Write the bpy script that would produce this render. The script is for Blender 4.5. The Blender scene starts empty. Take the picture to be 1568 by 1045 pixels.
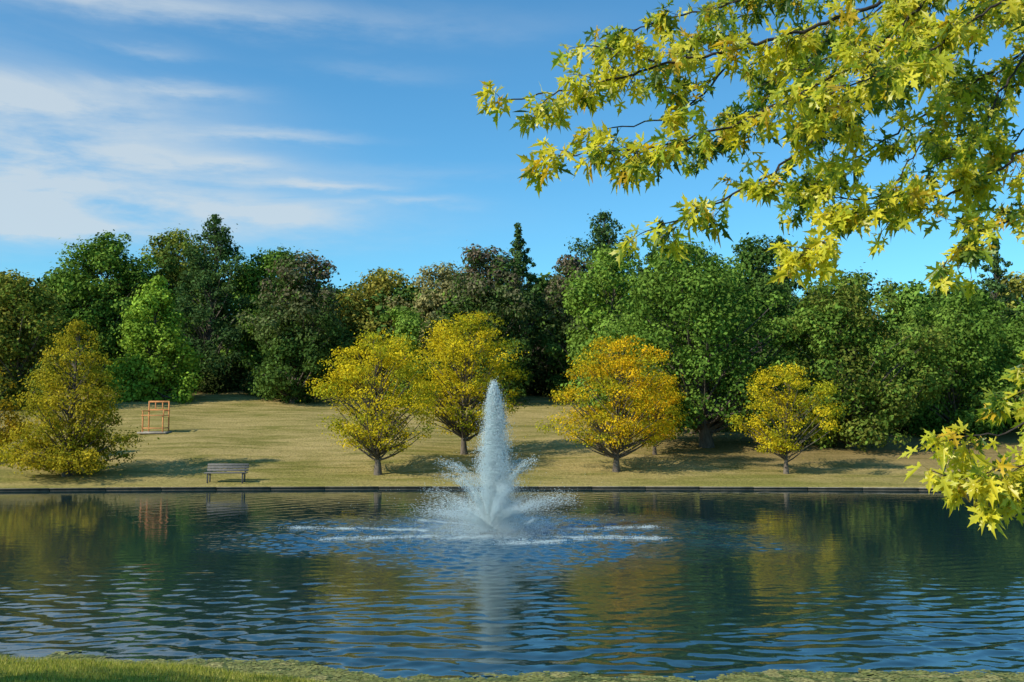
import bpy, math, random
import numpy as np
from mathutils import Vector
from mathutils.geometry import tessellate_polygon

scene = bpy.context.scene
scene.view_settings.view_transform = 'Standard'
scene.view_settings.look = 'None'
scene.view_settings.exposure = 0
rng = np.random.default_rng(7)

# ------------------------------------------------------------ terrain
def yf(x):
    x = np.abs(np.asarray(x, float))
    return 45.2 - 0.0022*np.minimum(x, 70)**2
def yn(x):
    x = np.asarray(x, float)
    return 13.3 + 0.0030*np.minimum(np.abs(x), 70)**2 + 2.0/(1+np.exp((x+4)/1.6)) \
        + 0.10*np.sin(x*1.3+1) + 0.05*np.sin(x*3.7)
def wob(x, y):
    return 0.12*np.sin(x*0.21+1.3)*np.sin(y*0.17+0.4) + 0.06*np.sin(x*0.53+y*0.31)
def slope(x):
    x = np.asarray(x, float)
    return 0.1075 - 0.018/(1+np.exp(-(x-13)/3.0))
def ground(x, y):
    x = np.asarray(x, float); y = np.asarray(y, float)
    t = y - yf(x)
    s = slope(x)
    tt = np.where(t < 45, t, 45+25*(1-np.exp(-(np.maximum(t, 45)-45)/25)))
    zf = 0.13 + s*tt + wob(x, y)*np.clip(t/8, 0, 1)
    t2 = yn(x) - y
    zn = 0.02 + 0.16*np.minimum(t2, 16) + 0.03*np.sin(x*1.1)*np.clip(t2, 0, 1)
    ti = np.minimum(y-yn(x), yf(x)-y)
    zi = -np.minimum(1.2, 0.05+0.35*ti)
    e = np.clip((np.abs(x)-62)/8, 0, 1)
    zi = zi*(1-e) + 0.3*e
    return np.where(t >= 0, zf, np.where(t2 >= 0, zn, zi))

# ------------------------------------------------------------ helpers
def link(o, parent=None):
    scene.collection.objects.link(o)
    if parent: o.parent = parent
    return o
def empty(name, loc=(0,0,0)):
    e = bpy.data.objects.new(name, None); e.empty_display_size = 0.3
    scene.collection.objects.link(e); return e

class Buf:
    """accumulates vertices / polygons / colours / material ids"""
    def __init__(s): s.v=[]; s.f=[]; s.c=[]; s.m=[]; s.n=0
    def add(s, V, F, C, mat=0):
        V = np.asarray(V, np.float32).reshape(-1,3); F = np.asarray(F, np.int32)
        C = np.asarray(C, np.float32)
        if C.ndim == 1: C = np.tile(C, (len(V),1))
        s.v.append(V); s.f.append(F+s.n); s.c.append(C); s.m.append(np.full(len(F), mat, np.int32))
        s.n += len(V)
    def obj(s, name, mats, parent=None, smooth=False):
        V = np.concatenate(s.v); C = np.concatenate(s.c)
        me = bpy.data.meshes.new(name)
        me.vertices.add(len(V)); me.vertices.foreach_set('co', V.ravel())
        loops = np.concatenate([f.ravel() for f in s.f])
        tot = np.concatenate([np.full(len(f), f.shape[1], np.int32) for f in s.f])
        st = np.concatenate([[0], np.cumsum(tot)[:-1]]).astype(np.int32)
        me.loops.add(len(loops)); me.loops.foreach_set('vertex_index', loops)
        me.polygons.add(len(tot)); me.polygons.foreach_set('loop_start', st)
        me.polygons.foreach_set('loop_total', tot)
        me.polygons.foreach_set('material_index', np.concatenate(s.m))
        if smooth: me.polygons.foreach_set('use_smooth', np.ones(len(tot), bool))
        me.update(calc_edges=True)
        a = me.color_attributes.new('Col', 'FLOAT_COLOR', 'POINT')
        a.data.foreach_set('color', np.concatenate([C, np.ones((len(C),1), np.float32)],1).ravel())
        for m in mats: me.materials.append(m)
        o = bpy.data.objects.new(name, me)
        return link(o, parent)

def tube(buf, pts, rad, sides=7, col=(.1,.08,.06), mat=0):
    pts = np.asarray(pts, float); n = len(pts)
    rad = np.asarray(rad, float)
    T = np.gradient(pts, axis=0); T /= np.linalg.norm(T, axis=1)[:,None]+1e-9
    ref = np.array([0.3,0.2,1.0]) if abs(T[0][2]) < 0.8 else np.array([1.0,0.2,0.1])
    A = np.cross(T, ref); A /= np.linalg.norm(A, axis=1)[:,None]+1e-9
    B = np.cross(T, A)
    th = np.linspace(0, 2*np.pi, sides, endpoint=False)
    V = pts[:,None,:] + rad[:,None,None]*(np.cos(th)[None,:,None]*A[:,None,:]+np.sin(th)[None,:,None]*B[:,None,:])
    i = np.arange(n-1)[:,None]*sides; j = np.arange(sides)[None,:]; k = (j+1) % sides
    F = np.stack([i+j, i+k, i+sides+k, i+sides+j], -1).reshape(-1,4)
    buf.add(V, F, col, mat)

def norm(v): return v/(np.linalg.norm(v, axis=-1, keepdims=True)+1e-9)

def box(buf, c, s, col, rotz=0, rotx=0, mat=0, bev=0.0):
    """chamfered box"""
    hx, hy, hz = s[0]/2, s[1]/2, s[2]/2
    b = min(bev if bev else 0.12*min(s), 0.4*min(s))
    V=[]; 
    for sx in (-1,1):
        for sy in (-1,1):
            for sz in (-1,1):
                V += [(sx*hx, sy*(hy-b), sz*(hz-b)), (sx*(hx-b), sy*hy, sz*(hz-b)), (sx*(hx-b), sy*(hy-b), sz*hz)]
    V = np.array(V)
    import bmesh
    bm = bmesh.new()
    for p in V: bm.verts.new(p)
    bmesh.ops.convex_hull(bm, input=bm.verts)
    bm.verts.index_update()
    VV = np.array([v.co[:] for v in bm.verts]); 
    bm.verts.ensure_lookup_table()
    FF = [[v.index for v in f.verts] for f in bm.faces]
    bm.free()
    cx, sx = math.cos(rotx), math.sin(rotx)
    VV = VV @ np.array([[1,0,0],[0,cx,sx],[0,-sx,cx]])
    cz, sz = math.cos(rotz), math.sin(rotz)
    VV = VV @ np.array([[cz,sz,0],[-sz,cz,0],[0,0,1]])
    VV = VV + np.array(c)
    tri = [f for f in FF if len(f)==3]; qu = [f for f in FF if len(f)==4]
    base = buf.n
    if tri: buf.add(VV, tri, col, mat)
    if qu:
        if tri:
            buf.f.append(np.array(qu, np.int32)+base); buf.m.append(np.full(len(qu), mat, np.int32))
        else: buf.add(VV, qu, col, mat)

# ------------------------------------------------------------ materials
def newmat(name):
    m = bpy.data.materials.new(name); m.use_nodes = True
    nt = m.node_tree; nt.nodes.clear()
    out = nt.nodes.new('ShaderNodeOutputMaterial')
    return m, nt, out
def N(nt, t, **kw):
    n = nt.nodes.new(t)
    for k, v in kw.items(): setattr(n, k, v)
    return n
def leaf_material(name, transl=0.35, rough=0.5, spec=0.3, gloss=False):
    m, nt, out = newmat(name)
    a = N(nt,'ShaderNodeAttribute', attribute_name='Col')
    if gloss:
        p = N(nt,'ShaderNodeBsdfPrincipled')
        p.inputs['Roughness'].default_value = rough
        p.inputs['Specular IOR Level'].default_value = spec
        nt.links.new(a.outputs['Color'], p.inputs['Base Color'])
    else:
        p = N(nt,'ShaderNodeBsdfDiffuse'); nt.links.new(a.outputs['Color'], p.inputs['Color'])
    if transl > 0:
        tr = N(nt,'ShaderNodeBsdfTranslucent')
        mx = N(nt,'ShaderNodeMixShader'); mx.inputs[0].default_value = transl
        hs = N(nt,'ShaderNodeMix', data_type='RGBA', blend_type='MULTIPLY'); hs.inputs[0].default_value=1
        hs.inputs[7].default_value=(1.35,1.35,0.8,1)
        nt.links.new(a.outputs['Color'], hs.inputs[6])
        nt.links.new(hs.outputs[2], tr.inputs['Color'])
        nt.links.new(p.outputs[0], mx.inputs[1]); nt.links.new(tr.outputs[0], mx.inputs[2])
        nt.links.new(mx.outputs[0], out.inputs['Surface'])
    else: nt.links.new(p.outputs[0], out.inputs['Surface'])
    return m
def plain_material(name, rough=0.8, nscale=8, lo=0.7, hi=1.25, bump=0.3, stretch=(1,1,1), metal=0):
    m, nt, out = newmat(name)
    a = N(nt,'ShaderNodeAttribute', attribute_name='Col')
    tc = N(nt,'ShaderNodeTexCoord'); mp = N(nt,'ShaderNodeMapping'); mp.inputs['Scale'].default_value = stretch
    nt.links.new(tc.outputs['Object'], mp.inputs['Vector'])
    no = N(nt,'ShaderNodeTexNoise'); no.inputs['Scale'].default_value = nscale; no.inputs['Detail'].default_value = 4
    nt.links.new(mp.outputs[0], no.inputs['Vector'])
    mr = N(nt,'ShaderNodeMapRange'); mr.inputs['From Min'].default_value=.3; mr.inputs['From Max'].default_value=.7
    mr.inputs['To Min'].default_value=lo; mr.inputs['To Max'].default_value=hi
    hs = N(nt,'ShaderNodeHueSaturation')
    nt.links.new(no.outputs['Fac'], mr.inputs['Value']); nt.links.new(mr.outputs[0], hs.inputs['Value'])
    nt.links.new(a.outputs['Color'], hs.inputs['Color'])
    p = N(nt,'ShaderNodeBsdfPrincipled'); p.inputs['Roughness'].default_value = rough
    p.inputs['Specular IOR Level'].default_value = 0.3; p.inputs['Metallic'].default_value = metal
    b = N(nt,'ShaderNodeBump'); b.inputs['Strength'].default_value = bump; b.inputs['Distance'].default_value=0.03
    nt.links.new(no.outputs['Fac'], b.inputs['Height']); nt.links.new(b.outputs[0], p.inputs['Normal'])
    nt.links.new(hs.outputs[0], p.inputs['Base Color']); nt.links.new(p.outputs[0], out.inputs['Surface'])
    return m
M_leaf = leaf_material('foliage', 0.22)
M_far = leaf_material('foliage_distant', 0.0)
M_leaf2 = leaf_material('foliage_autumn', 0.38)
M_maple = leaf_material('maple_leaf', 0.48, 0.38, 0.4, True)
M_bark = plain_material('bark', 0.9, 10, 0.55, 1.4, 0.8, (1,1,0.25))
M_wood = plain_material('weathered_wood', 0.75, 14, 0.75, 1.2, 0.4)
M_stone = plain_material('stone_edging', 0.85, 3, 0.6, 1.3, 0.6)
M_grassb = leaf_material('grass_blade', 0.3)

# ------------------------------------------------------------ ground sheet
def graded(a, b, fine, grow, lim):
    out=[a]; s=fine
    while out[-1] < b:
        out.append(out[-1]+s); s=min(s*grow, lim)
    return np.array(out)
xs_p = graded(0, 3000, 0.5, 1.035, 250)
xs = np.concatenate([-xs_p[::-1][:-1], xs_p])
near = -graded(0, 400, 0.3, 1.08, 60)[::-1][:-1]
mid = np.concatenate([np.linspace(0,0.06,4), np.linspace(0.12,0.88,8), np.linspace(0.94,1,4)])
far = graded(0, 4000, 0.5, 1.035, 250)[1:]
rows=[]
for t in near: rows.append((xs, yn(xs)+t))
for u in mid: rows.append((xs, yn(xs)*(1-u)+yf(xs)*u - (1e-4 if u==1 else 0) + (1e-4 if u==0 else 0)))
rows.append((xs, yf(xs)+0.02))
for t in far: rows.append((xs, yf(xs)+t))
P = np.array([np.stack([r[0], r[1], ground(r[0], r[1])], -1) for r in rows])
nr, nc = P.shape[:2]
i = np.arange(nr-1)[:,None]*nc; j = np.arange(nc-1)[None,:]
F = np.stack([i+j, i+j+1, i+nc+j+1, i+nc+j], -1).reshape(-1,4)
m, nt, out = newmat('grass_ground')
tc = N(nt,'ShaderNodeTexCoord')
sep = N(nt,'ShaderNodeSeparateXYZ'); nt.links.new(tc.outputs['Object'], sep.inputs[0])
def noise(nt, vec, scale, detail=5, rough=0.55, dist=0.0):
    n = N(nt,'ShaderNodeTexNoise'); n.inputs['Scale'].default_value=scale; n.inputs['Detail'].default_value=detail
    n.inputs['Roughness'].default_value=rough; n.inputs['Distortion'].default_value=dist
    nt.links.new(vec, n.inputs['Vector']); return n.outputs['Fac']
def mapr(nt, v, a, b, c=0.0, d=1.0):
    n = N(nt,'ShaderNodeMapRange'); nt.links.new(v, n.inputs['Value'])
    for k, x in zip(('From Min','From Max','To Min','To Max'), (a,b,c,d)): n.inputs[k].default_value = x
    return n.outputs[0]
def mth(nt, op, a, b=None, c=None):
    n = N(nt,'ShaderNodeMath', operation=op)
    for k, v in enumerate((a,b,c)):
        if v is None: continue
        if isinstance(v,(int,float)): n.inputs[k].default_value = v
        else: nt.links.new(v, n.inputs[k])
    return n.outputs[0]
def mixc(nt, f, a, b, bt='MIX'):
    n = N(nt,'ShaderNodeMix', data_type='RGBA', blend_type=bt)
    if isinstance(f,(int,float)): n.inputs[0].default_value=f
    else: nt.links.new(f, n.inputs[0])
    for k, v in ((6,a),(7,b)):
        if isinstance(v, tuple): n.inputs[k].default_value = (*v,1)
        else: nt.links.new(v, n.inputs[k])
    return n.outputs[2]
O = tc.outputs['Object']
mp = N(nt,'ShaderNodeMapping'); mp.inputs['Scale'].default_value=(0.25,1,1); mp.inputs['Rotation'].default_value=(0,0,0.12)
nt.links.new(O, mp.inputs[0])
big = noise(nt, O, 0.14, 4, 0.6, 0.5)
streak = noise(nt, mp.outputs[0], 1.1, 5, 0.65, 0.3)
fine = noise(nt, O, 7, 5, 0.7)
c = mixc(nt, mapr(nt, big, .40,.60), (0.25,0.22,0.06), (0.45,0.345,0.135))
c = mixc(nt, mapr(nt, streak, .40,.70,0,.8), c, (0.51,0.385,0.165))
c = mixc(nt, mapr(nt, streak, .50,.32,0,.8), c, (0.18,0.18,0.045))
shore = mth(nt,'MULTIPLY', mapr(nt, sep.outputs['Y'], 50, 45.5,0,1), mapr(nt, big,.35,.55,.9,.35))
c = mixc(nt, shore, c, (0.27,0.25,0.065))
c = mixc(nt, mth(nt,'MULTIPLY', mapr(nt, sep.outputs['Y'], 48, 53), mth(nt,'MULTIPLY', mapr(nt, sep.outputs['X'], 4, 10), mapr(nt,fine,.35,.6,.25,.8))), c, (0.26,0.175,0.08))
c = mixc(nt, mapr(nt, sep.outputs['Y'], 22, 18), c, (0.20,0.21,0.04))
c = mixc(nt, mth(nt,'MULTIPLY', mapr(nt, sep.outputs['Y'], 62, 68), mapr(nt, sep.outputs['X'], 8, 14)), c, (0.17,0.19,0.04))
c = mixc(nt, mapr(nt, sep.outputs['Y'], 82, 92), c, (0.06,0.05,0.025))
c = mixc(nt, 1.0, c, mixc(nt, mapr(nt, fine, .3,.72), (0.6,0.6,0.58), (1.3,1.3,1.25)), 'MULTIPLY')
p = N(nt,'ShaderNodeBsdfDiffuse')
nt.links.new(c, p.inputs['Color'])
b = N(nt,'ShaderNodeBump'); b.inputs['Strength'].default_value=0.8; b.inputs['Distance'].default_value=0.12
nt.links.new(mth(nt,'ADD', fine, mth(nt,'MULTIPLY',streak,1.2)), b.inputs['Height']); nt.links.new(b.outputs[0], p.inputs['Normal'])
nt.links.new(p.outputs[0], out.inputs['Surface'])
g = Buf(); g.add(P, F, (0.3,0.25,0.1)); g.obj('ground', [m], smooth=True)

# ------------------------------------------------------------ water (real wave relief)
def vnoise(x,y,s,seed):
    r_ = np.random.default_rng(seed); G = r_.random((256,256))
    x=x*s; y=y*s; xi=np.floor(x).astype(int); yi=np.floor(y).astype(int); fx=x-xi; fy=y-yi
    fx=fx*fx*(3-2*fx); fy=fy*fy*(3-2*fy)
    g=lambda a,b:G[a%256,b%256]
    return (g(xi,yi)*(1-fx)+g(xi+1,yi)*fx)*(1-fy)+(g(xi,yi+1)*(1-fx)+g(xi+1,yi+1)*fx)*fy
FX, FY = -0.66, 29.7
xg = graded(15, 72, 0.08, 1.06, 2.0)
xg = np.concatenate([-xg[::-1], np.arange(-14.93, 14.95, 0.07), xg])
NU = 600
uu = np.linspace(0,1,NU)**1.15
WX = np.tile(xg, (NU,1)); Y0 = yn(xg)-0.6; Y1 = yf(xg)+0.1
WY = Y0[None,:]*(1-uu[:,None])+Y1[None,:]*uu[:,None]
R = np.hypot(WX-FX, WY-FY); TH = np.arctan2(WX-FX, FY-WY)
nearw = np.clip((26-WY)/10, 0, 1); nearw = nearw*nearw*(3-2*nearw)
rw = np.random.default_rng(77)
pat = vnoise(WX+50, WY+50, 0.22, 21)*.6+vnoise(WX+50, WY+50, 0.6, 22)*.4
amp = (0.010+0.062*nearw)*np.clip(0.25+1.7*(pat-.2), .25, 1.7)
Z = np.zeros_like(WX)
# short irregular wavelets travelling roughly outward, each in its own broken patches
nw = 48
WXw = WX+0.5*(vnoise(WX+20,WY+20,.5,31)-.5); WYw = WY+0.5*(vnoise(WX+20,WY+20,.5,32)-.5)
for k in range(nw):
    lam = rw.uniform(0.22, 0.62); kk = 2*np.pi/lam
    a_ = rw.normal(-np.pi/2, 0.42)
    md = vnoise(WX*0.45+k*5+40, WY*0.8+k*9+60, 1.0, 100+k)
    Z += amp*0.86*math.sqrt(2/nw)/kk*np.cos(kk*(WXw*math.cos(a_)+WYw*math.sin(a_))+rw.uniform(0,6.28))*(0.1+1.8*md)
for k in range(10):
    lam = rw.uniform(0.4, 1.0); kk = 2*np.pi/lam; m_ = rw.integers(-24, 25)
    md = vnoise(WX*0.3+k*3+40, WY*.4+k*7+60, 1.0, 200+k)
    Z += amp*0.5*math.sqrt(2/10)/kk*np.cos(kk*(R+.3*(pat-.5))+m_*TH+rw.uniform(0,6.28))*(0.1+1.8*md)
pat2 = vnoise(WX+30, WY+90, 0.35, 23)*.6+vnoise(WX+30, WY+90, 1.1, 24)*.4
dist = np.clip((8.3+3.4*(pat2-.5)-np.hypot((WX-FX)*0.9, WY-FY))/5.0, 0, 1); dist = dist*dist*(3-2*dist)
nw = 40
for k in range(nw):
    lam = rw.uniform(0.22, 0.6); kk = 2*np.pi/lam; a_ = rw.uniform(0, 2*np.pi)
    Z += dist*0.20*math.sqrt(2/nw)/kk*np.cos(kk*(WX*math.cos(a_)+WY*math.sin(a_))+rw.uniform(0,6.28))
Z *= np.clip((16-np.abs(WX))/3, 0.0, 1)*0.9+0.1
shoref = np.clip((WY-Y0[None,:]-0.6)/1.2, 0.1, 1); Z *= shoref
m, nt, out = newmat('pond_water')
tc = N(nt,'ShaderNodeTexCoord'); O = tc.outputs['Object']
at = N(nt,'ShaderNodeAttribute', attribute_name='Col')
iso = noise(nt, O, 9, 2, 0.5, 0.3)
mpw = N(nt,'ShaderNodeMapping'); mpw.inputs['Scale'].default_value=(0.5,1.4,1); nt.links.new(O, mpw.inputs[0])
iso2 = noise(nt, mpw.outputs[0], 2.0, 2, 0.5, 0.3)
h = mth(nt,'ADD', mth(nt,'MULTIPLY', iso, 0.0013), mth(nt,'MULTIPLY', iso2, 0.0035))
b = N(nt,'ShaderNodeBump'); b.inputs['Strength'].default_value=1; b.inputs['Distance'].default_value=1.0
nt.links.new(h, b.inputs['Height'])
p = N(nt,'ShaderNodeBsdfPrincipled')
nt.links.new(at.outputs['Color'], p.inputs['Base Color'])
p.inputs['Roughness'].default_value=0.02; p.inputs['IOR'].default_value=1.65
nt.links.new(b.outputs[0], p.inputs['Normal']); nt.links.new(p.outputs[0], out.inputs['Surface'])
ncx = len(xg)
i = np.arange(NU-1)[:,None]*ncx; j = np.arange(ncx-1)[None,:]
F = np.stack([i+j, i+j+1, i+ncx+j+1, i+ncx+j], -1).reshape(-1,4)
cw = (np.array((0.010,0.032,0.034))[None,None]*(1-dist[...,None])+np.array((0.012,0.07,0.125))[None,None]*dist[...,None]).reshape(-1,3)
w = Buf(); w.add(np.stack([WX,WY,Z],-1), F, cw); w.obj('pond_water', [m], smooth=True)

# ------------------------------------------------------------ stone edging (far bank)
e = Buf(); 
L0=2.4
for q in np.arange(-66, 66, L0):
    cx = q+L0/2
    cy = float(yf(cx)); ang = math.atan2(float(yf(cx+.5)-yf(cx-.5)), 1.0)
    v = rng.uniform(0.9,1.08)
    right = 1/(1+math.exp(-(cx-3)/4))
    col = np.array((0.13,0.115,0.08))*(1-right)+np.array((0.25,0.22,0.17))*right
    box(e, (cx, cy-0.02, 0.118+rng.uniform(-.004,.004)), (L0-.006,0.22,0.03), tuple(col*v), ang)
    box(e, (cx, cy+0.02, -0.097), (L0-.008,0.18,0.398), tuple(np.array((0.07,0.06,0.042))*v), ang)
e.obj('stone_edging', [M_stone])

# ------------------------------------------------------------ trees
def profile(shape, t):
    if shape == 'round': return np.sqrt(np.clip(1-((t-0.45)/0.60)**2, 0.03, 1))
    if shape == 'oval':  return np.sqrt(np.clip(1-((t-0.40)/0.64)**2, 0.03, 1))
    if shape == 'cone':  return np.clip(1.05*(1-t)**0.85+0.04, 0.04, 1)*np.clip(0.6+t*4,0,1)
    if shape == 'bell':  return np.clip(1.0*(1-t)**0.52+0.05, 0.05, 1)*np.clip(0.7+t*3,0,1)
    if shape == 'vase':  return np.clip(np.sqrt(np.clip(1-((t-0.42)/0.62)**2,0.02,1)),0.08,1)*np.clip(.75+1.3*t,0,1)
    return np.ones_like(t)

def make_tree(buf, x, y, H, W, seed, shape='oval', clear=0.16, nleaf=12000, ls=0.3, pal=None,
              nclump=60, crad=0.13, droop=0.0, trunk_r=None, z=None, accent=None, lean=0.0, fringe=0.10, flat=0.75, limbs=True):
    rg = np.random.default_rng(seed)
    z0 = float(ground(x,y))-0.1 if z is None else z
    pal = np.array(pal, float)
    tr = trunk_r or 0.02*H+0.03
    cb_ = clear*H; ch = H-cb_
    n = 9; tt = np.linspace(0,1,n)
    bend = np.cumsum(rg.normal(0,0.012*H,(n,2)),0)*tt[:,None]
    tp = np.stack([x+bend[:,0]+lean*tt, y+bend[:,1], z0+tt*H*0.86],-1)
    rad = tr*(1-0.9*tt); rad[0]*=1.5
    tube(buf, tp, rad, 8, (0.13,0.105,0.08), 0)
    t = (np.arange(nclump)+rg.random(nclump))/nclump
    if shape in('cone','bell'): t = t**1.4
    a = rg.uniform(0,2*np.pi,nclump)
    lob = 1+0.10*np.sin(2*a+rg.uniform(0,6))+0.08*np.sin(3*a+t*5+rg.uniform(0,6))
    R = profile(shape,t)*W/2*lob
    rr = R*np.sqrt(rg.uniform(0.10,1,nclump))*rg.uniform(0.88,1.08,nclump)
    cr = crad*W*rg.uniform(0.55,1.4,nclump)*np.clip((0.25 if shape=='cone' else 0.5)+profile(shape,t)*.6,0.2,1)
    rr = np.maximum(rr-cr*0.75, 0)
    ax = np.interp(t*0.9, tt, tp[:,0]); ay = np.interp(t*.9, tt, tp[:,1])
    C = np.stack([ax+rr*np.cos(a), ay+rr*np.sin(a), z0+cb_+t*(ch-cr*flat)-droop*rr],-1)
    if limbs:
        for k in range(nclump):
            hz = max(0.5*cb_+0.1*H*rg.uniform(0,1), (C[k,2]-z0)-rg.uniform(0.5,0.9)*rr[k]-0.08*H)
            hz = min(hz, 0.84*H)
            s = np.array([np.interp(hz/(0.86*H),tt,tp[:,0]), np.interp(hz/(0.86*H),tt,tp[:,1]), z0+hz])
            e_ = C[k]
            mid_ = s*0.5+e_*0.5+np.array([0,0,-0.05*rr[k]])+rg.normal(0,0.03*W,3)
            q = np.linspace(0,1,6)[:,None]
            pts = (1-q)**2*s+2*q*(1-q)*mid_+q*q*e_
            r0 = tr*0.30*(1-hz/H)+0.006*W*0.3
            tube(buf, pts, np.linspace(r0, r0*0.25, 6), 4, (0.12,0.10,0.075), 0)
    wgt = cr**2; wgt/=wgt.sum()
    idx = rg.choice(nclump, nleaf, p=wgt)
    d = norm(rg.normal(0,1,(nleaf,3)))
    ph = rg.uniform(0,6,(nclump,3))
    rough_ = 1+0.25*np.sin(d[:,0]*5+ph[idx,0])*np.sin(d[:,2]*6+ph[idx,1])
    rad_ = cr[idx]*rough_*np.where(rg.random(nleaf)<0.78, rg.normal(0.92,0.14,nleaf), rg.uniform(0.1,0.9,nleaf))
    rad_ *= 1+np.where(rg.random(nleaf)<fringe, rg.exponential(0.30,nleaf), 0)
    pos = C[idx]+d*rad_[:,None]*np.array([1,1,flat])
    nrm = norm(d*0.9+rg.normal(0,0.42,(nleaf,3))+np.array([0,0,0.35]))
    t1 = norm(np.cross(nrm, norm(rg.normal(0,1,(nleaf,3)))))
    t2 = np.cross(nrm, t1)
    s = ls*rg.uniform(0.55,1.25,nleaf)[:,None]
    V = np.stack([pos-t1*s*0.5, pos+t2*s*0.33+t1*s*.05, pos+t1*s*0.5-nrm*s*0.12, pos-t2*s*0.33+t1*s*.05],1)
    fi = np.arange(nleaf*4).reshape(-1,4)
    kc = rg.random((nclump))
    kk = np.clip(kc[idx]*0.65+rg.random(nleaf)*0.35,0,0.999)*(len(pal)-1)
    k0 = kk.astype(int); fr = (kk-k0)[:,None]
    col = pal[k0]*(1-fr)+pal[np.minimum(k0+1,len(pal)-1)]*fr
    if accent is not None:
        ac, pw = accent
        hh = (pos[:,2]-z0)/H
        am = (np.clip((hh-0.35)/0.5,0,1)*pw*(rg.random(nleaf)<0.75)*np.clip(kc[idx]*1.8,0,1))[:,None]
        col = col*(1-am)+np.array(ac)*am
    col = col*rg.uniform(0.62,1.38,(nleaf,1))*rg.uniform(.82,1.18,nclump)[idx][:,None]
    buf.add(V, fi, np.repeat(col,4,0), 1)

def tree(name, *a, leafmat=None, **k):
    b_ = Buf(); make_tree(b_, *a, **k)
    return b_.obj(name, [M_bark, leafmat or M_leaf])

DK = [(0.045,0.088,0.022),(0.075,0.135,0.028),(0.115,0.185,0.036)]
MD = [(0.075,0.145,0.023),(0.13,0.225,0.034),(0.20,0.30,0.048)]
BR = [(0.16,0.27,0.03),(0.25,0.38,0.045),(0.33,0.47,0.06)]
PN = [(0.045,0.085,0.030),(0.075,0.135,0.040),(0.12,0.19,0.052)]
OLV= [(0.18,0.19,0.035),(0.27,0.26,0.045),(0.35,0.29,0.055)]
ORG= [(0.32,0.32,0.022),(0.60,0.47,0.02),(0.80,0.50,0.02),(0.54,0.45,0.025)]
GLD= [(0.20,0.24,0.020),(0.44,0.41,0.024),(0.70,0.52,0.022),(0.40,0.38,0.025)]
CYP= [(0.20,0.20,0.02),(0.35,0.31,0.025),(0.50,0.37,0.03)]

# row of small autumn trees by the pond
AU=dict(leafmat=M_leaf2,flat=.55,fringe=.35)
tree('bald_cypress_tree', -21.0,47.3,7.5,7.1,11,'bell',0.09,26000,0.13,CYP,nclump=150,crad=0.085,droop=0.08,**AU)
tree('bald_cypress_tree', -27.3,50.5,6.0,5.6,12,'bell',0.06,14000,0.15,[(0.34,0.26,0.02),(0.55,0.36,0.03)],nclump=80,crad=0.10,**AU)
tree('honey_locust_tree', -6.45,48.2,7.1,7.1,21,'vase',0.20,21000,0.12,GLD,nclump=150,crad=0.078,trunk_r=.15,**AU)
tree('honey_locust_tree', -2.6,54.4,7.9,7.6,22,'vase',0.18,22000,0.13,GLD,nclump=150,crad=0.078,trunk_r=.15,**AU)
tree('honey_locust_tree', 5.1,49.0,6.8,6.9,23,'vase',0.20,20000,0.12,GLD[:2]+ORG,nclump=140,crad=0.078,trunk_r=.15,accent=((0.82,0.48,0.015),0.65),**AU)
tree('honey_locust_tree', 13.3,48.6,5.5,5.3,24,'vase',0.22,10500,0.12,GLD,nclump=80,crad=0.088,trunk_r=.11,**AU)
tree('honey_locust_tree', 7.7,54.0,4.6,3.8,25,'vase',0.2,7000,0.13,ORG,nclump=60,crad=0.11,trunk_r=.1,**AU)

# large trees
PUR=((0.21,0.145,0.115),0.85)
tree('maple_tree', -17.7,81,12.5,9.8,31,'oval',0.07,26000,0.30,DK,nclump=130,crad=.10,accent=PUR)
tree('maple_tree', -28.8,80,10.3,8.8,32,'bell',0.0,24000,0.28,BR,nclump=110,crad=.11)
tree('maple_tree', -2.0,80,13.0,9.4,33,'oval',0.07,24000,0.30,DK,nclump=120,crad=.10,accent=PUR)
tree('maple_tree', 11.2,57.5,12.0,11.6,34,'oval',0.12,42000,0.23,MD,nclump=170,crad=.085,lean=-1.4,trunk_r=.34)
tree('maple_tree', 19.3,57,10.3,9.8,35,'oval',0.05,34000,0.23,MD[:2]+OLV[:1]+MD[1:],nclump=140,crad=.09)
tree('maple_tree', 7.0,69,12.4,8.6,36,'oval',0.07,20000,0.28,MD[1:]+BR[:1],nclump=100,crad=.11)
tree('maple_tree', 5.2,82,12.4,7.5,37,'oval',0.06,16000,0.30,DK,nclump=80,crad=.12,accent=PUR)
tree('maple_tree', 18.0,72,13.8,8.6,38,'oval',0.07,22000,0.28,DK,nclump=100,crad=.11)
tree('oak_tree', 27.5,62,9.2,8.6,39,'round',0.04,22000,0.25,MD,nclump=100,crad=.11)
tree('oak_tree', -36.5,74,10.4,9.5,40,'round',0.03,22000,0.28,OLV[:2]+MD[:1]+OLV,nclump=100,crad=.11)
tree('oak_tree', -44.0,72,10.4,9.0,41,'round',0.05,16000,0.28,OLV,nclump=80,crad=.12)
tree('oak_tree', -38.0,93,14.6,12.0,42,'oval',0.06,24000,0.34,MD,nclump=120,crad=.10)
tree('oak_tree', -33.0,98,15.6,13.0,43,'oval',0.06,26000,0.36,DK+MD[1:],nclump=120,crad=.10,accent=((0.32,0.27,0.05),.5))
tree('pine_tree', -27.5,90,16.2,11.5,44,'bell',0.05,28000,0.28,PN,nclump=210,crad=.075)
tree('pine_tree', 0.9,88,15.4,9.5,45,'cone',0.05,22000,0.28,PN,nclump=190,crad=.08)
tree('oak_tree', -22.3,92,13.6,9.0,46,'oval',0.05,18000,0.32,MD,nclump=90,crad=.11)
tree('pine_tree', 8.6,86,16.4,12.5,47,'bell',0.04,30000,0.28,PN,nclump=220,crad=.075)
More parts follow.
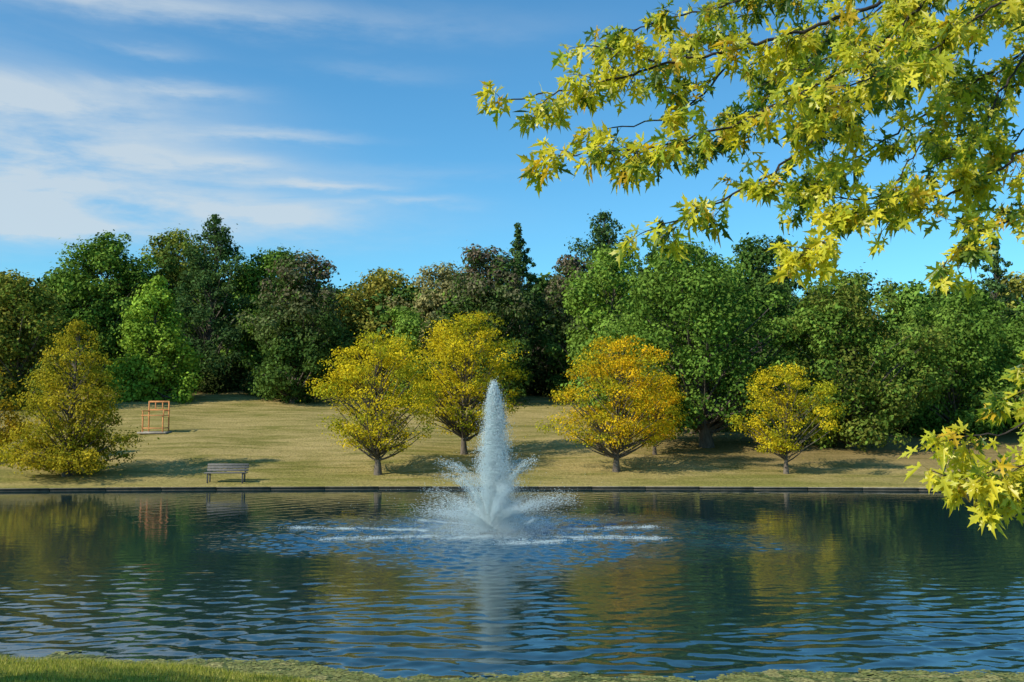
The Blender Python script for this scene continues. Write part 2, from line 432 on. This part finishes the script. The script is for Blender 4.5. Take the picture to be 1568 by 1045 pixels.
tree('pine_tree', 12.8,88,16.0,10.5,55,'cone',0.04,24000,0.30,PN,nclump=190,crad=.08)
tree('pine_tree', 22.5,82,14.6,10.0,56,'cone',0.04,22000,0.30,PN,nclump=180,crad=.08)
tree('oak_tree', 37.0,78,9.6,8.0,48,'oval',0.05,16000,0.28,MD,nclump=80,crad=.12)
tree('pine_tree', 40.5,84,14.2,9.5,49,'cone',0.04,20000,0.28,PN,nclump=160,crad=.085)
tree('oak_tree', 34.0,64,8.6,7.5,50,'round',0.05,15000,0.25,OLV[:1]+MD,nclump=80,crad=.12)
tree('oak_tree', -8.4,78,8.2,5.8,51,'oval',0.02,10000,0.26,MD[1:]+BR[:1],nclump=60,crad=.13)
tree('oak_tree', -6.5,96,12.2,11.0,52,'round',0.05,18000,0.34,[(0.25,0.22,0.09),(0.34,0.31,0.12)],nclump=80,crad=.11)
tree('maple_tree', 15.5,84,14.0,9.4,53,'oval',0.05,18000,0.30,DK+MD[:1],nclump=90,crad=.11)
tree('oak_tree', -13.5,100,12.0,11.0,54,'round',0.05,18000,0.36,OLV+MD[:1],nclump=80,crad=.12)

# distant wood behind: one object
tl = Buf(); rg = np.random.default_rng(5)
pals=[DK,MD,DK,OLV,MD,DK]
for row,(dist_,n,h0) in enumerate(((98,24,10.6),(116,28,12.8))):
    for k in range(n):
        px_ = -0.85+1.7*(k+0.5)/n+rg.uniform(-.012,.012)
        dd = dist_+rg.uniform(-4,4)
        make_tree(tl, px_*dd, dd, h0*rg.uniform(0.9,1.1), rg.uniform(11,13.5), 500+row*100+k,
                  rg.choice(['oval','round','bell'],p=[.45,.4,.15]), 0.02, 7500, 0.55, pals[rg.integers(6)], nclump=60, crad=.13, limbs=False)
tl.obj('distant_trees', [M_bark, M_far])
sb = Buf()
for k in range(60):
    u = -0.72+1.44*(k+0.5)/60
    dd = (86 if u<0.12 else 70 if u<0.3 else 66)+rg.uniform(-2,4)
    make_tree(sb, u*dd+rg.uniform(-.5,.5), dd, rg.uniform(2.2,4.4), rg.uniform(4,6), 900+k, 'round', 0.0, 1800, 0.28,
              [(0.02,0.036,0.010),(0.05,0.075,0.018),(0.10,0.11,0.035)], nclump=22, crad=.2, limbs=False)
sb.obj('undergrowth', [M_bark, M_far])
# tree standing on the near bank outside the view (its shade falls on the shore grass)
tree('maple_tree', -14.6,4.6,8.6,7.6,61,'oval',0.3,9000,0.26,MD,nclump=60,crad=.14)

# ------------------------------------------------------------ grasses
def blades(name, xs_, ys_, hgt, wid, pal, mat):
    n = len(xs_)
    z = ground(xs_, ys_)
    a = rng.uniform(0,2*np.pi,n); l = rng.uniform(0,2*np.pi,n)
    hh = hgt*rng.uniform(0.5,1.3,n)
    base = np.stack([xs_,ys_,z-0.01],-1)
    side = np.stack([np.cos(a),np.sin(a),0*a],-1)*wid*0.5
    tip = base+np.stack([np.cos(l)*hh*0.4,np.sin(l)*hh*0.4,hh],-1)
    V = np.stack([base-side,base+side,tip],1)
    pal = np.array(pal); k = rng.integers(0,len(pal),n)
    col = pal[k]*rng.uniform(0.7,1.3,(n,1))
    b_ = Buf(); b_.add(V, np.arange(3*n).reshape(-1,3), np.repeat(col,3,0)); return b_.obj(name,[mat])
n=9000
blades('meadow_grass', rng.uniform(12.5,19.5,n), rng.uniform(63,72,n), 0.9, 0.06, [(0.2,0.26,0.05),(0.38,0.38,0.1),(0.5,0.45,0.2)], M_grassb)
n=90000
gx = rng.uniform(-9.5,9.5,n); gy = yn(gx)-rng.uniform(-0.05,1,n)**1.2*4.0
ok = gy<yn(gx)+0.02; gx=gx[ok]; gy=gy[ok]
blades('grass', gx, gy, 0.06, 0.010, [(0.22,0.27,0.04),(0.38,0.38,0.06),(0.52,0.47,0.13)], M_grassb)

# ------------------------------------------------------------ algae mat along near shore
cs=0.03
ax_=np.arange(-7,12,cs); ay_=np.arange(0,1.9,cs)
AX,AT=np.meshgrid(ax_,ay_); AY=yn(AX)+AT-0.05
nz = 0.45*vnoise(AX,AY*2.5,1.2,1)+0.3*vnoise(AX,AY*2,4,2)+0.25*vnoise(AX,AY,14,3)
patchb = np.exp(-((AX+3.3)/1.0)**2-((AT-0.5)/0.35)**2)*0.45
wid_ = 0.85+0.35*np.clip(AX/4,0,1)-0.45*np.clip((-AX-3.5)/1.5,0,1)
lim = 0.62+1.1*(wid_*0.75-AT)+patchb
lim = np.where(AT>wid_, np.minimum(lim, 0.34+0.03*np.clip(AX/4,0,1))+patchb*.6, lim)+np.where(AT>wid_+.3,-.06,0)
keep = nz < lim
jx = (AX+rng.uniform(-.012,.012,AX.shape))[keep]; jy=(AY+rng.uniform(-.012,.012,AX.shape))[keep]
n=len(jx); hz = 0.010+rng.uniform(0,.012,n)
s_=cs*0.66
V=np.stack([np.stack([jx+a_*s_*rng.uniform(.8,1.4,n),jy+b_*s_*rng.uniform(.8,1.4,n),hz+rng.uniform(-.004,.004,n)],-1) for a_,b_ in((-1,-1),(1,-1),(1,1),(-1,1))],1)
pal=np.array([(0.19,0.21,0.05),(0.26,0.26,0.07),(0.13,0.16,0.04),(0.33,0.30,0.10)])
nn = vnoise(jx,jy*2,3,9)
col=pal[np.clip((nn*4).astype(int),0,3)]*rng.uniform(.7,1.2,(n,1))
ab=Buf(); ab.add(V,np.arange(4*n).reshape(-1,4),np.repeat(col,4,0)); ab.obj('algae',[plain_material('algae',0.7,20)])

# ------------------------------------------------------------ fountain
m, nt, out = newmat('spray_water')
dfx = N(nt,'ShaderNodeBsdfDiffuse'); dfx.inputs['Color'].default_value=(0.88,0.98,0.99,1)
trx = N(nt,'ShaderNodeBsdfTranslucent'); trx.inputs['Color'].default_value=(0.88,0.98,0.99,1)
mx1 = N(nt,'ShaderNodeMixShader'); mx1.inputs[0].default_value=0.5
nt.links.new(dfx.outputs[0],mx1.inputs[1]); nt.links.new(trx.outputs[0],mx1.inputs[2])
nt.links.new(mx1.outputs[0],out.inputs['Surface'])
M_spray=m
fountain = empty('fountain')
def droplets(buf, pos, size, vel=None, el=1.0):
    n=len(pos)
    d = norm(rng.normal(0,1,(n,3))) if vel is None else norm(vel+rng.normal(0,.05,(n,3)))
    a_ = norm(np.cross(d, norm(rng.normal(0,1,(n,3))))); b_=np.cross(d,a_)
    s=size[:,None]; L=s*el
    V=np.stack([pos+d*L, pos+a_*s*.9-d*L*.5, pos-a_*s*.45+b_*s*.8-d*L*.5, pos-a_*s*.45-b_*s*.8-d*L*.5],1)
    b0=np.arange(n)[:,None]*4
    F=np.concatenate([b0+np.array(q) for q in ((0,1,2),(0,2,3),(0,3,1),(1,3,2))])
    buf.add(V,F,(1,1,1))
def plume(n, hmax, spread, low, grp, tlo=0., thi=1., base=0.004):
    """groups of droplets on ballistic paths; the highest ones stay closest to the axis"""
    g_=9.81
    gu=rng.random(grp); gh=hmax*(1-gu**1.7*low)
    gi=rng.integers(0,grp,n)
    hh=gh[gi]*rng.normal(1,.02,n)
    k=(1-gh/hmax)
    gs=(base+spread*k)*rng.uniform(.2,1.2,grp); ga=rng.uniform(0,2*np.pi,grp)
    vz=np.sqrt(2*g_*hh)
    T=2*vz/g_; t=rng.uniform(tlo,thi,n)*T
    hx=gs*np.cos(ga); hy=gs*np.sin(ga)
    vx=vz*(hx[gi]+rng.normal(0,base*.6+spread*k[gi]*.4,n)); vy=vz*(hy[gi]+rng.normal(0,base*.6+spread*k[gi]*.4,n))
    pos=np.stack([vx*t+.075*t*t+.06*t, vy*t, vz*t-.5*g_*t*t],-1)+np.array([FX,FY,.12])
    vel=np.stack([vx,vy,vz-g_*t],-1)
    ok=pos[:,2]>0
    return pos[ok],vel[ok]
pb=Buf()
p_,v_=plume(85000, 4.15, 0.11, .72, 320, base=.010)
droplets(pb,p_,rng.uniform(.003,.0085,len(p_)),v_,4)
p_,v_=plume(26000, 4.25, 0.045, .3, 90, 0, .56, base=.006)
droplets(pb,p_,rng.uniform(.004,.009,len(p_)),v_,5)
p_,v_=plume(6000, 4.1, 0.20, .8, 400, base=.015)
droplets(pb,p_,rng.uniform(.004,.009,len(p_)),v_,1.5)
pb.obj('plume',[M_spray],fountain)
sb_=Buf()
def sidejet(n,h,reach,az,tmax,sp):
    g_=9.81; vz=math.sqrt(2*g_*h); T=2*vz/g_; t=rng.beta(1.0,1.6,n)*T*tmax
    vr=reach/T
    fr=t/T
    pos=np.stack([vr*t*np.cos(az),vr*t*np.sin(az),vz*t-.5*g_*t*t],-1)+rng.normal(0,1,(n,3))*(sp*(.12+fr*2.4))[:,None]+np.array([FX,FY,.12])
    vel=np.stack([vr*np.cos(az)+0*t,vr*np.sin(az)+0*t,vz-g_*t],-1)
    ok=pos[:,2]>0
    droplets(sb_,pos[ok],rng.uniform(.003,.0085,ok.sum()),vel[ok],4)
for k in range(15):
    sidejet(1400, rng.uniform(1.1,2.2), rng.uniform(1.8,3.6), k*2*np.pi/15+rng.normal(0,.15), 0.56, .06)
for k in range(19):
    sidejet(1500, rng.uniform(.5,1.1), rng.uniform(2.8,4.6), k*2*np.pi/19+rng.normal(0,.15), 0.6, .08)
sb_.obj('side_jets',[M_spray],fountain)
mb=Buf()
n=170000; rr=np.abs(rng.normal(0,1.15,n)); aa=rng.uniform(0,2*np.pi,n)
zz=np.abs(rng.normal(0,0.85,n))*np.exp(-rr*.42)+0.01
droplets(mb,np.stack([FX+rr*np.cos(aa)+.15*zz,FY+rr*np.sin(aa),zz],-1),rng.uniform(.0025,.0055,n))
n=4500; rr=np.abs(rng.normal(1.6,1.3,n)); aa=rng.uniform(0,2*np.pi,n); zz=rng.exponential(.6,n)*np.exp(-rr*.12)
droplets(mb,np.stack([FX+rr*np.cos(aa),FY+rr*np.sin(aa),zz],-1),rng.uniform(.004,.010,n))
mb.obj('mist',[M_spray],fountain)
fb=Buf()
for (x0,y0,x1,y1,n) in ((-7.0,31.2,-2.4,30.3,42),(-5.4,28.3,-2.2,28.9,40),(-1.9,28.4,-0.6,28.9,24),(-0.4,27.5,1.4,27.9,28),
                        (1.1,28.8,4.3,28.5,36),(1.2,30.5,4.4,31.2,32),(-3,33,-1.2,31.6,12),(0.8,33.4,0.4,31.8,8)):
    LL=math.hypot(x1-x0,y1-y0)
    for s3 in range(n):
        uc=rng.uniform(.02,.98); hl=rng.uniform(.06,.28)/LL; m_=int(rng.uniform(25,110)); off=rng.normal(0,.17)
        u=uc+hl*rng.normal(0,1,m_)
        px_=x0+(x1-x0)*u+rng.normal(0,.02,m_); py_=y0+(y1-y0)*u+off+rng.normal(0,.025,m_)+.10*np.sin(u*7+s3)
        droplets(fb,np.stack([px_,py_,.012+rng.exponential(.013,m_)],-1),rng.uniform(.005,.012,m_))
n=6000; rr=rng.gamma(3,.42,n); aa=rng.uniform(0,2*np.pi,n)
droplets(fb,np.stack([FX+rr*np.cos(aa),FY+rr*np.sin(aa),rng.exponential(.015,n)],-1),rng.uniform(.004,.010,n))
fb.obj('foam',[M_spray],fountain)
nb=Buf()
tube(nb,[(FX,FY,-.4),(FX,FY,.03),(FX,FY,.05),(FX,FY,.14)],[.32,.32,.12,.05],20,(0.03,0.03,0.03))
nb.obj('nozzle',[plain_material('nozzle',.5)],fountain)

# ------------------------------------------------------------ bench
bx,by=-13.1,45.9; bz=float(ground(bx,by))
bench=empty('park_bench')
def part(name,parent,mat,items):
    b_=Buf()
    for it in items: box(b_,*it[:3],**(it[3] if len(it)>3 else {}))
    return b_.obj(name,[mat],parent)
GR=(0.15,0.14,0.125)
part('seat',bench,M_wood,[((bx,by-.17+.12*k,bz+.45),(1.9,.10,.04),GR) for k in range(4)])
part('backrest',bench,M_wood,[((bx,by+.28+.035*k,bz+.56+.12*k),(1.9,.035,.10),GR,dict(rotx=-.25)) for k in range(3)])
for q,ox in enumerate((-.8,.8)):
    part('leg_frame_%d'%(q+1),bench,M_wood,[((bx+ox,by-.16,bz+.20),(.06,.06,.46),(.08,.08,.08)),((bx+ox,by+.22,bz+.20),(.06,.06,.46),(.08,.08,.08)),
        ((bx+ox,by+.03,bz+.405),(.05,.44,.045),(.08,.08,.08)),((bx+ox,by+.335,bz+.63),(.05,.04,.46),(.08,.08,.08),dict(rotx=-.25))])
# ------------------------------------------------------------ giant open frame chair
cx,cy=-22.05,61.8; cz=float(ground(cx,cy))
ch=empty('giant_chair_sculpture')
OR=(0.62,0.27,0.095); T=.075
it=[]
for ox in(-.62,.62):
    it+= [((cx+ox,cy-.5,cz+.52),(T,T,1.06),OR),((cx+ox,cy+.55,cz+.98),(T,T,1.98),OR)]
    it+= [((cx+ox,cy+.02,cz+.30),(T*.8,.98,T*.8),OR)]
part('legs',ch,M_wood,it)
part('seat',ch,M_wood,[((cx,cy-.5+.0+.21*k,cz+1.08),(1.4,.19,.05),OR) for k in range(5)])
it=[((cx,cy+.55,cz+1.93),(1.165,.06,.10),OR),((cx,cy+.55,cz+1.42),(1.165,.05,.08),OR)]
it+=[((cx+ox,cy+.55,cz+1.675),(.06,.045,.405),OR) for ox in(-.22,.22)]
part('backrest',ch,M_wood,it)
it=[((cx+ox,cy,cz+1.36),(T*1.2,1.0,.05),OR) for ox in(-.66,.66)]+[((cx+ox,cy-.46,cz+1.22),(T*.8,T*.8,.225),OR) for ox in(-.64,.64)]
it+=[((cx,cy-.5,cz+.30),(1.16,.05,.07),OR)]
part('arms',ch,M_wood,it)
part('base_slab',ch,M_stone,[((cx,cy+.02,cz+.02),(1.75,1.5,.10),(.38,.33,.27))])

# ------------------------------------------------------------ foreground silver maple branches
half=[(0.0,0.0),(0.08,0.015),(0.20,-0.07),(0.36,-0.08),(0.25,0.05),(0.17,0.12),(0.10,0.17),(0.28,0.25),(0.34,0.21),(0.42,0.33),(0.64,0.46),(0.45,0.44),(0.42,0.53),(0.29,0.43),(0.20,0.38),(0.07,0.33),
      (0.10,0.50),(0.26,0.60),(0.16,0.63),(0.21,0.76),(0.10,0.76),(0.05,0.88),(0.0,1.12)]
hv=np.array(half)
tri=np.array([list(t_) for t_ in tessellate_polygon([[Vector((a_,b_,0)) for a_,b_ in half]])])
LV=np.concatenate([np.stack([hv[:,0],hv[:,1],0*hv[:,0]],-1),np.stack([-hv[:,0],hv[:,1],0*hv[:,0]],-1)])
LT=np.concatenate([tri,tri[:,::-1]+len(hv)])
def add_leaves(buf,pos,tipdir,nrm,size,col):
    n=len(pos); K=len(LV)
    Yd=norm(tipdir); Zd=norm(nrm-np.sum(nrm*Yd,1)[:,None]*Yd); Xd=np.cross(Yd,Zd)
    fold=rng.uniform(0.05,.6,n)[:,None]; curl=rng.uniform(-.05,.45,n)[:,None]; tw=rng.normal(0,.15,n)[:,None]
    lx=LV[None,:,0]; ly=LV[None,:,1]
    lz=np.abs(lx)*fold-curl*ly**2-0.35*curl*lx**2*2+tw*lx*ly
    asp=rng.uniform(.7,1.05,n)[:,None]
    V=pos[:,None,:]+size[:,None,None]*((lx*asp)[...,None]*Xd[:,None,:]+ly[...,None]*Yd[:,None,:]+lz[...,None]*Zd[:,None,:])
    F=(np.arange(n)[:,None,None]*K+LT[None]).reshape(-1,3)
    cc=np.repeat(col,K,0)*(0.86+0.2*np.tile(np.clip(np.abs(LV[:,0])*2,0,1),n))[:,None]
    buf.add(V,F,cc)
FOC=1524.
def W3(px,py,d): # where the branch hangs, worked out for a 3.8 m eye height
    return np.array([(px-784)/FOC*d, d, 3.8+(620-py)/FOC*d])
maple=empty('silver_maple_tree')
tb=Buf(); lb=Buf()
trunk=np.array([(7.2,5.0,float(ground(7.2,5.0))-.2),(7.1,5.0,3.0),(7.0,5.05,4.6),(6.7,5.1,6.2),(6.6,5.2,8.5),(6.7,5.3,11.0)])
tube(tb,trunk,[.34,.25,.22,.18,.12,.04],14,(0.13,0.12,0.10))
BRN=(0.045,0.035,0.028)
mains=[
 ([(1700,-120,5.3),(1480,-60,5.2),(1300,15,5.1),(1150,60,5.0),(1020,90,4.9),(900,125,4.8),(785,145,4.75)],.013,0.15),
 ([(1480,-60,5.2),(1360,60,5.0),(1250,130,4.9),(1120,190,4.8),(990,225,4.7),(870,232,4.65)],.010,.38),
 ([(1360,60,5.0),(1290,180,4.9),(1190,260,4.8),(1090,315,4.7),(1000,350,4.65)],.009,.3),
 ([(1760,60,5.2),(1620,190,5.1),(1520,270,5.0),(1420,310,4.9),(1320,335,4.8),(1240,385,4.75)],.010,.15),
 ([(1760,-40,5.6),(1600,60,5.6),(1480,130,5.6),(1380,200,5.5),(1280,260,5.5),(1230,290,5.5)],.010,.7),
 ([(1480,-60,5.2),(1300,-50,5.6),(1150,-15,5.7),(1020,20,5.8),(950,40,5.8)],.009,.55),
 ([(1700,-120,5.3),(1560,-20,4.8),(1450,60,4.7),(1350,110,4.6),(1230,150,4.6)],.008,.4),
 ([(1760,200,5.0),(1640,290,4.9),(1560,335,4.8),(1490,360,4.8),(1460,390,4.8)],.009,.6),
 ([(1760,60,5.2),(1660,60,5.9),(1560,90,6.0),(1470,160,6.0),(1400,240,6.0),(1370,290,6.0)],.009,.85),
 ([(1600,60,5.6),(1540,140,5.2),(1510,210,5.1),(1440,250,5.0)],.008,.4),
 ([(1020,90,4.9),(960,70,4.9),(910,60,4.9)],.005,.1),
 ([(1150,60,5.0),(1080,140,5.0),(1020,180,5.0),(940,190,5.0)],.006,.4),
 ([(1420,310,4.9),(1370,300,4.8),(1290,300,4.8)],.005,.15),
 ([(1700,-120,5.3),(1600,-20,6.2),(1500,20,6.3),(1400,30,6.3),(1300,70,6.3),(1180,120,6.3)],.008,.85),
 ([(1760,60,5.2),(1680,120,5.7),(1600,170,5.8),(1540,240,5.8),(1500,300,5.8)],.008,.7),
 ([(1700,-120,5.3),(1590,-60,5.0),(1510,0,5.0),(1440,40,5.0),(1390,90,5.0)],.007,.45),
 ([(1480,-60,5.2),(1380,-10,6.6),(1260,60,6.8),(1160,150,6.8),(1080,230,6.8)],.008,.9),
 ([(1700,-120,5.3),(1580,0,6.8),(1470,80,7.0),(1350,140,7.0),(1260,200,7.0)],.008,.9),
 ([(1480,-60,5.2),(1250,-30,6.4),(1100,30,6.5),(1010,100,6.5)],.007,.7),
 ([(1800,470,4.6),(1700,570,4.5),(1620,625,4.4),(1540,660,4.4),(1455,672,4.4)],.008,.15),
 ([(1700,570,4.5),(1640,680,4.4),(1560,715,4.4),(1500,725,4.4),(1450,728,4.4)],.006,.2),
 ([(1700,570,4.5),(1650,550,4.5),(1600,570,4.5),(1560,600,4.5)],.006,.6),
 ([(1640,680,4.4),(1620,730,4.4),(1575,750,4.4)],.005,.3),
]
def smooth_path(pts,n):
    pts=np.array(pts); t=np.linspace(0,len(pts)-1,n); o=[]
    for c_ in range(3): o.append(np.interp(t,np.arange(len(pts)),pts[:,c_]))
    o=np.stack(o,-1)
    for _ in range(2): o[1:-1]=(o[:-2]+2*o[1:-1]+o[2:])/4
    return o
LP=[];LD=[];LN=[];LS=[];LC=[]
def leafcol(g):
    y=np.array((0.88,0.76,0.06)); g1=np.array((0.38,0.49,0.04)); dg=np.array((0.07,0.15,0.025)); o=np.array((0.78,0.52,0.035))
    u=rng.random()
    if u<g*0.85: c_=dg+(g1-dg)*rng.random()*.8
    elif u<g+.12: c_=g1+(y-g1)*rng.random()*.6
    else: c_=g1+(y-g1)*rng.uniform(.45,1.0)
    if rng.random()<.06: c_=o
    return c_*rng.uniform(.75,1.08)
def put_leaf(p,d,g,s=None):
    petiole=norm(d+rng.normal(0,.45,3)+np.array([0,0,-.25]))
    L=rng.uniform(.02,.05); e_=p+petiole*L
    tube(tb,[p,e_],[.0010,.0008],3,(0.35,0.25,0.05))
    td=norm(petiole*.6+rng.normal(0,.35,3)+np.array([-.15,0,-.5]))
    nn=norm(rng.normal(0,.55,3)+np.array([-.55,-.5,.55]))
    LP.append(e_);LD.append(td);LN.append(nn);LS.append(s or rng.uniform(.05,.105));LC.append(leafcol(g))
def twig(p,d,L,g,r_=.003,depth=0):
    n=max(4,int(L/.042)); pts=[p]; dd=d.copy()
    for k in range(n):
        dd=norm(dd+rng.normal(0,.13,3)+np.array([0,0,-.05])); pts.append(pts[-1]+dd*L/n)
    tube(tb,pts,np.linspace(r_,r_*.35,len(pts)),4,BRN)
    for k in range(1,len(pts)):
        if rng.random()<.80:
            s_=norm(np.cross(dd,rng.normal(0,1,3)))
            put_leaf(pts[k],norm(dd*.4+s_),g)
            if rng.random()<.6: put_leaf(pts[k],norm(dd*.4-s_),g)
        if depth<1 and rng.random()<.22:
            twig(pts[k],norm(dd+rng.normal(0,.6,3)),L*rng.uniform(.3,.55),g,r_*.7,depth+1)
    for _ in range(rng.integers(2,5)): put_leaf(pts[-1],norm(dd+rng.normal(0,.4,3)),max(0,g-.15))
for pts,r0,g in mains:
    wp=[W3(*q) for q in pts]
    Ltot=sum(np.linalg.norm(wp[k+1]-wp[k]) for k in range(len(wp)-1))
    n=max(8,int(Ltot/.05)); path=smooth_path(wp,n)
    path[1:-1]+=rng.normal(0,.006,(n-2,3))
    tube(tb,path,np.linspace(r0,.003,n),6,BRN)
    for k in range(1,n-1):
        d=norm(path[k+1]-path[k])
        f=k/n
        if rng.random()<.54:
            side=norm(rng.normal(0,1,3)*np.array([.7,.8,.8]))
            twig(path[k],norm(d*.9+side*.75),rng.uniform(.08,.32)*(1-.45*f),g)
        if rng.random()<.35: put_leaf(path[k],norm(rng.normal(0,1,3)),g)
    twig(path[-1],norm(path[-1]-path[-3]),.12,max(0,g-.1))
for q,h in (((1700,-120,5.3),6.0),((1760,60,5.2),5.4),((1760,-40,5.6),5.8),((1760,200,5.0),4.9),((1800,470,4.6),3.9)):
    e_=W3(*q); zt=np.interp(h,trunk[:,2],np.arange(6)); s_=np.array([np.interp(zt,np.arange(6),trunk[:,c_]) for c_ in range(3)])
    q_=np.linspace(0,1,10)[:,None]; mid_=(s_+e_)/2+np.array([0,0,.35])
    tube(tb,(1-q_)**2*s_+2*q_*(1-q_)*mid_+q_*q_*e_,np.linspace(.07,.018,10),8,(0.10,0.09,0.075))
for k in range(50):
    a_=rng.uniform(0,6.28); hh=rng.uniform(7.2,12.5); R_=rng.uniform(.8,3.0)*(1-.5*abs(hh-8.5)/4.5)
    s_=np.array([6.65,5.2,hh-R_*.4]); e_=s_+np.array([math.cos(a_)*R_,math.sin(a_)*R_,R_*.5])
    tube(tb,smooth_path([s_,(s_+e_)/2+rng.normal(0,.1,3),e_],8),np.linspace(.035,.006,8),5,BRN)
    for _ in range(3): twig(e_,norm(e_-s_+rng.normal(0,.8,3)),.5,.5)
tb.obj('trunk_and_branches',[M_bark],maple,smooth=True)
add_leaves(lb,np.array(LP),np.array(LD),np.array(LN),np.array(LS),np.array(LC))
lb.obj('leaves',[M_maple],maple)
print('maple leaves',len(LP))

# ------------------------------------------------------------ world
SUN_EL=math.radians(35); SUN_AZ=math.radians(238)
world=bpy.data.worlds.new('World'); scene.world=world; world.use_nodes=True
nt=world.node_tree; nt.nodes.clear()
wo=N(nt,'ShaderNodeOutputWorld'); bg=N(nt,'ShaderNodeBackground'); bg.inputs['Strength'].default_value=0.14
sky=N(nt,'ShaderNodeTexSky',sky_type='NISHITA'); sky.sun_disc=False; sky.sun_elevation=SUN_EL; sky.sun_rotation=SUN_AZ
sky.air_density=1.0; sky.dust_density=0.2; sky.ozone_density=2.0
tc=N(nt,'ShaderNodeTexCoord'); sp=N(nt,'ShaderNodeSeparateXYZ'); nt.links.new(tc.outputs['Generated'],sp.inputs[0])
az=mth(nt,'ARCTAN2',sp.outputs[0],sp.outputs[1]); el=mth(nt,'ARCSINE',sp.outputs[2])
cbn=N(nt,'ShaderNodeCombineXYZ'); nt.links.new(mth(nt,'MULTIPLY',az,4.0),cbn.inputs[0]); nt.links.new(mth(nt,'MULTIPLY',el,22.0),cbn.inputs[1])
st=noise(nt,cbn.outputs[0],1.0,7,.62,.6)
cb2=N(nt,'ShaderNodeCombineXYZ'); nt.links.new(mth(nt,'MULTIPLY',az,9.0),cb2.inputs[0]); nt.links.new(mth(nt,'MULTIPLY',el,34.0),cb2.inputs[1]); cb2.inputs[2].default_value=3.3
wn=noise(nt,cb2.outputs[0],1.0,5,.62)
azw=mth(nt,'ADD',az,mth(nt,'MULTIPLY',mth(nt,'SUBTRACT',st,.5),.16)); elw=mth(nt,'ADD',el,mth(nt,'MULTIPLY',mth(nt,'SUBTRACT',wn,.5),.035))
blobs=[(60,305,330,38,.95),(170,235,190,30,.75),(40,150,200,26,.8),(350,252,70,9,.65),(280,143,70,10,.6),(430,214,80,8,.65),(490,281,80,6,.7),
       (400,322,130,18,.65),(620,310,70,7,.55),(250,22,350,22,.6),(200,82,60,8,.35),(60,345,180,12,.5),(640,268,150,9,.18),(560,118,110,10,.16),(-200,200,250,120,.5)]
tot=None
for (px_,py_,sx,sy,A_) in blobs:
    a0=math.atan((px_-784)/1524); e0=(620-py_)/1524*math.cos(a0)
    u=mth(nt,'DIVIDE',mth(nt,'SUBTRACT',azw,a0),sx/1524*1.2); v=mth(nt,'DIVIDE',mth(nt,'SUBTRACT',elw,e0),sy/1524*1.2)
    q=mth(nt,'ADD',mth(nt,'MULTIPLY',u,u),mth(nt,'MULTIPLY',v,v))
    gss=mth(nt,'MULTIPLY',mth(nt,'EXPONENT',mth(nt,'MULTIPLY',q,-1)),A_)
    tot=gss if tot is None else mth(nt,'ADD',tot,gss)
den=mth(nt,'MULTIPLY',tot,mapr(nt,mth(nt,'ADD',mth(nt,'MULTIPLY',st,.6),mth(nt,'MULTIPLY',wn,.4)),.37,.61,.25,1.15))
den=mth(nt,'MINIMUM',den,.82)
tint=mixc(nt,1.0,sky.outputs[0],(0.47,1.00,1.20),'MULTIPLY')
cc=mixc(nt,den,tint,(4.5,5.1,5.5))
nt.links.new(cc,bg.inputs['Color']); nt.links.new(bg.outputs[0],wo.inputs[0])

sl=bpy.data.lights.new('sun','SUN'); sl.energy=5.0; sl.angle=math.radians(.5); sl.color=(1,.93,.80)
so=bpy.data.objects.new('sun',sl); scene.collection.objects.link(so)
tos=Vector((math.sin(SUN_AZ)*math.cos(SUN_EL),math.cos(SUN_AZ)*math.cos(SUN_EL),math.sin(SUN_EL)))
so.rotation_euler=tos.to_track_quat('Z','Y').to_euler(); so.location=(-20,-20,30)

cam=bpy.data.cameras.new('camera'); cam.lens=35; cam.sensor_width=36; cam.clip_end=8000
co=bpy.data.objects.new('camera',cam); scene.collection.objects.link(co)
co.location=(0,0,3.8); co.rotation_euler=(math.radians(90+3.66),0,0)
scene.camera=co
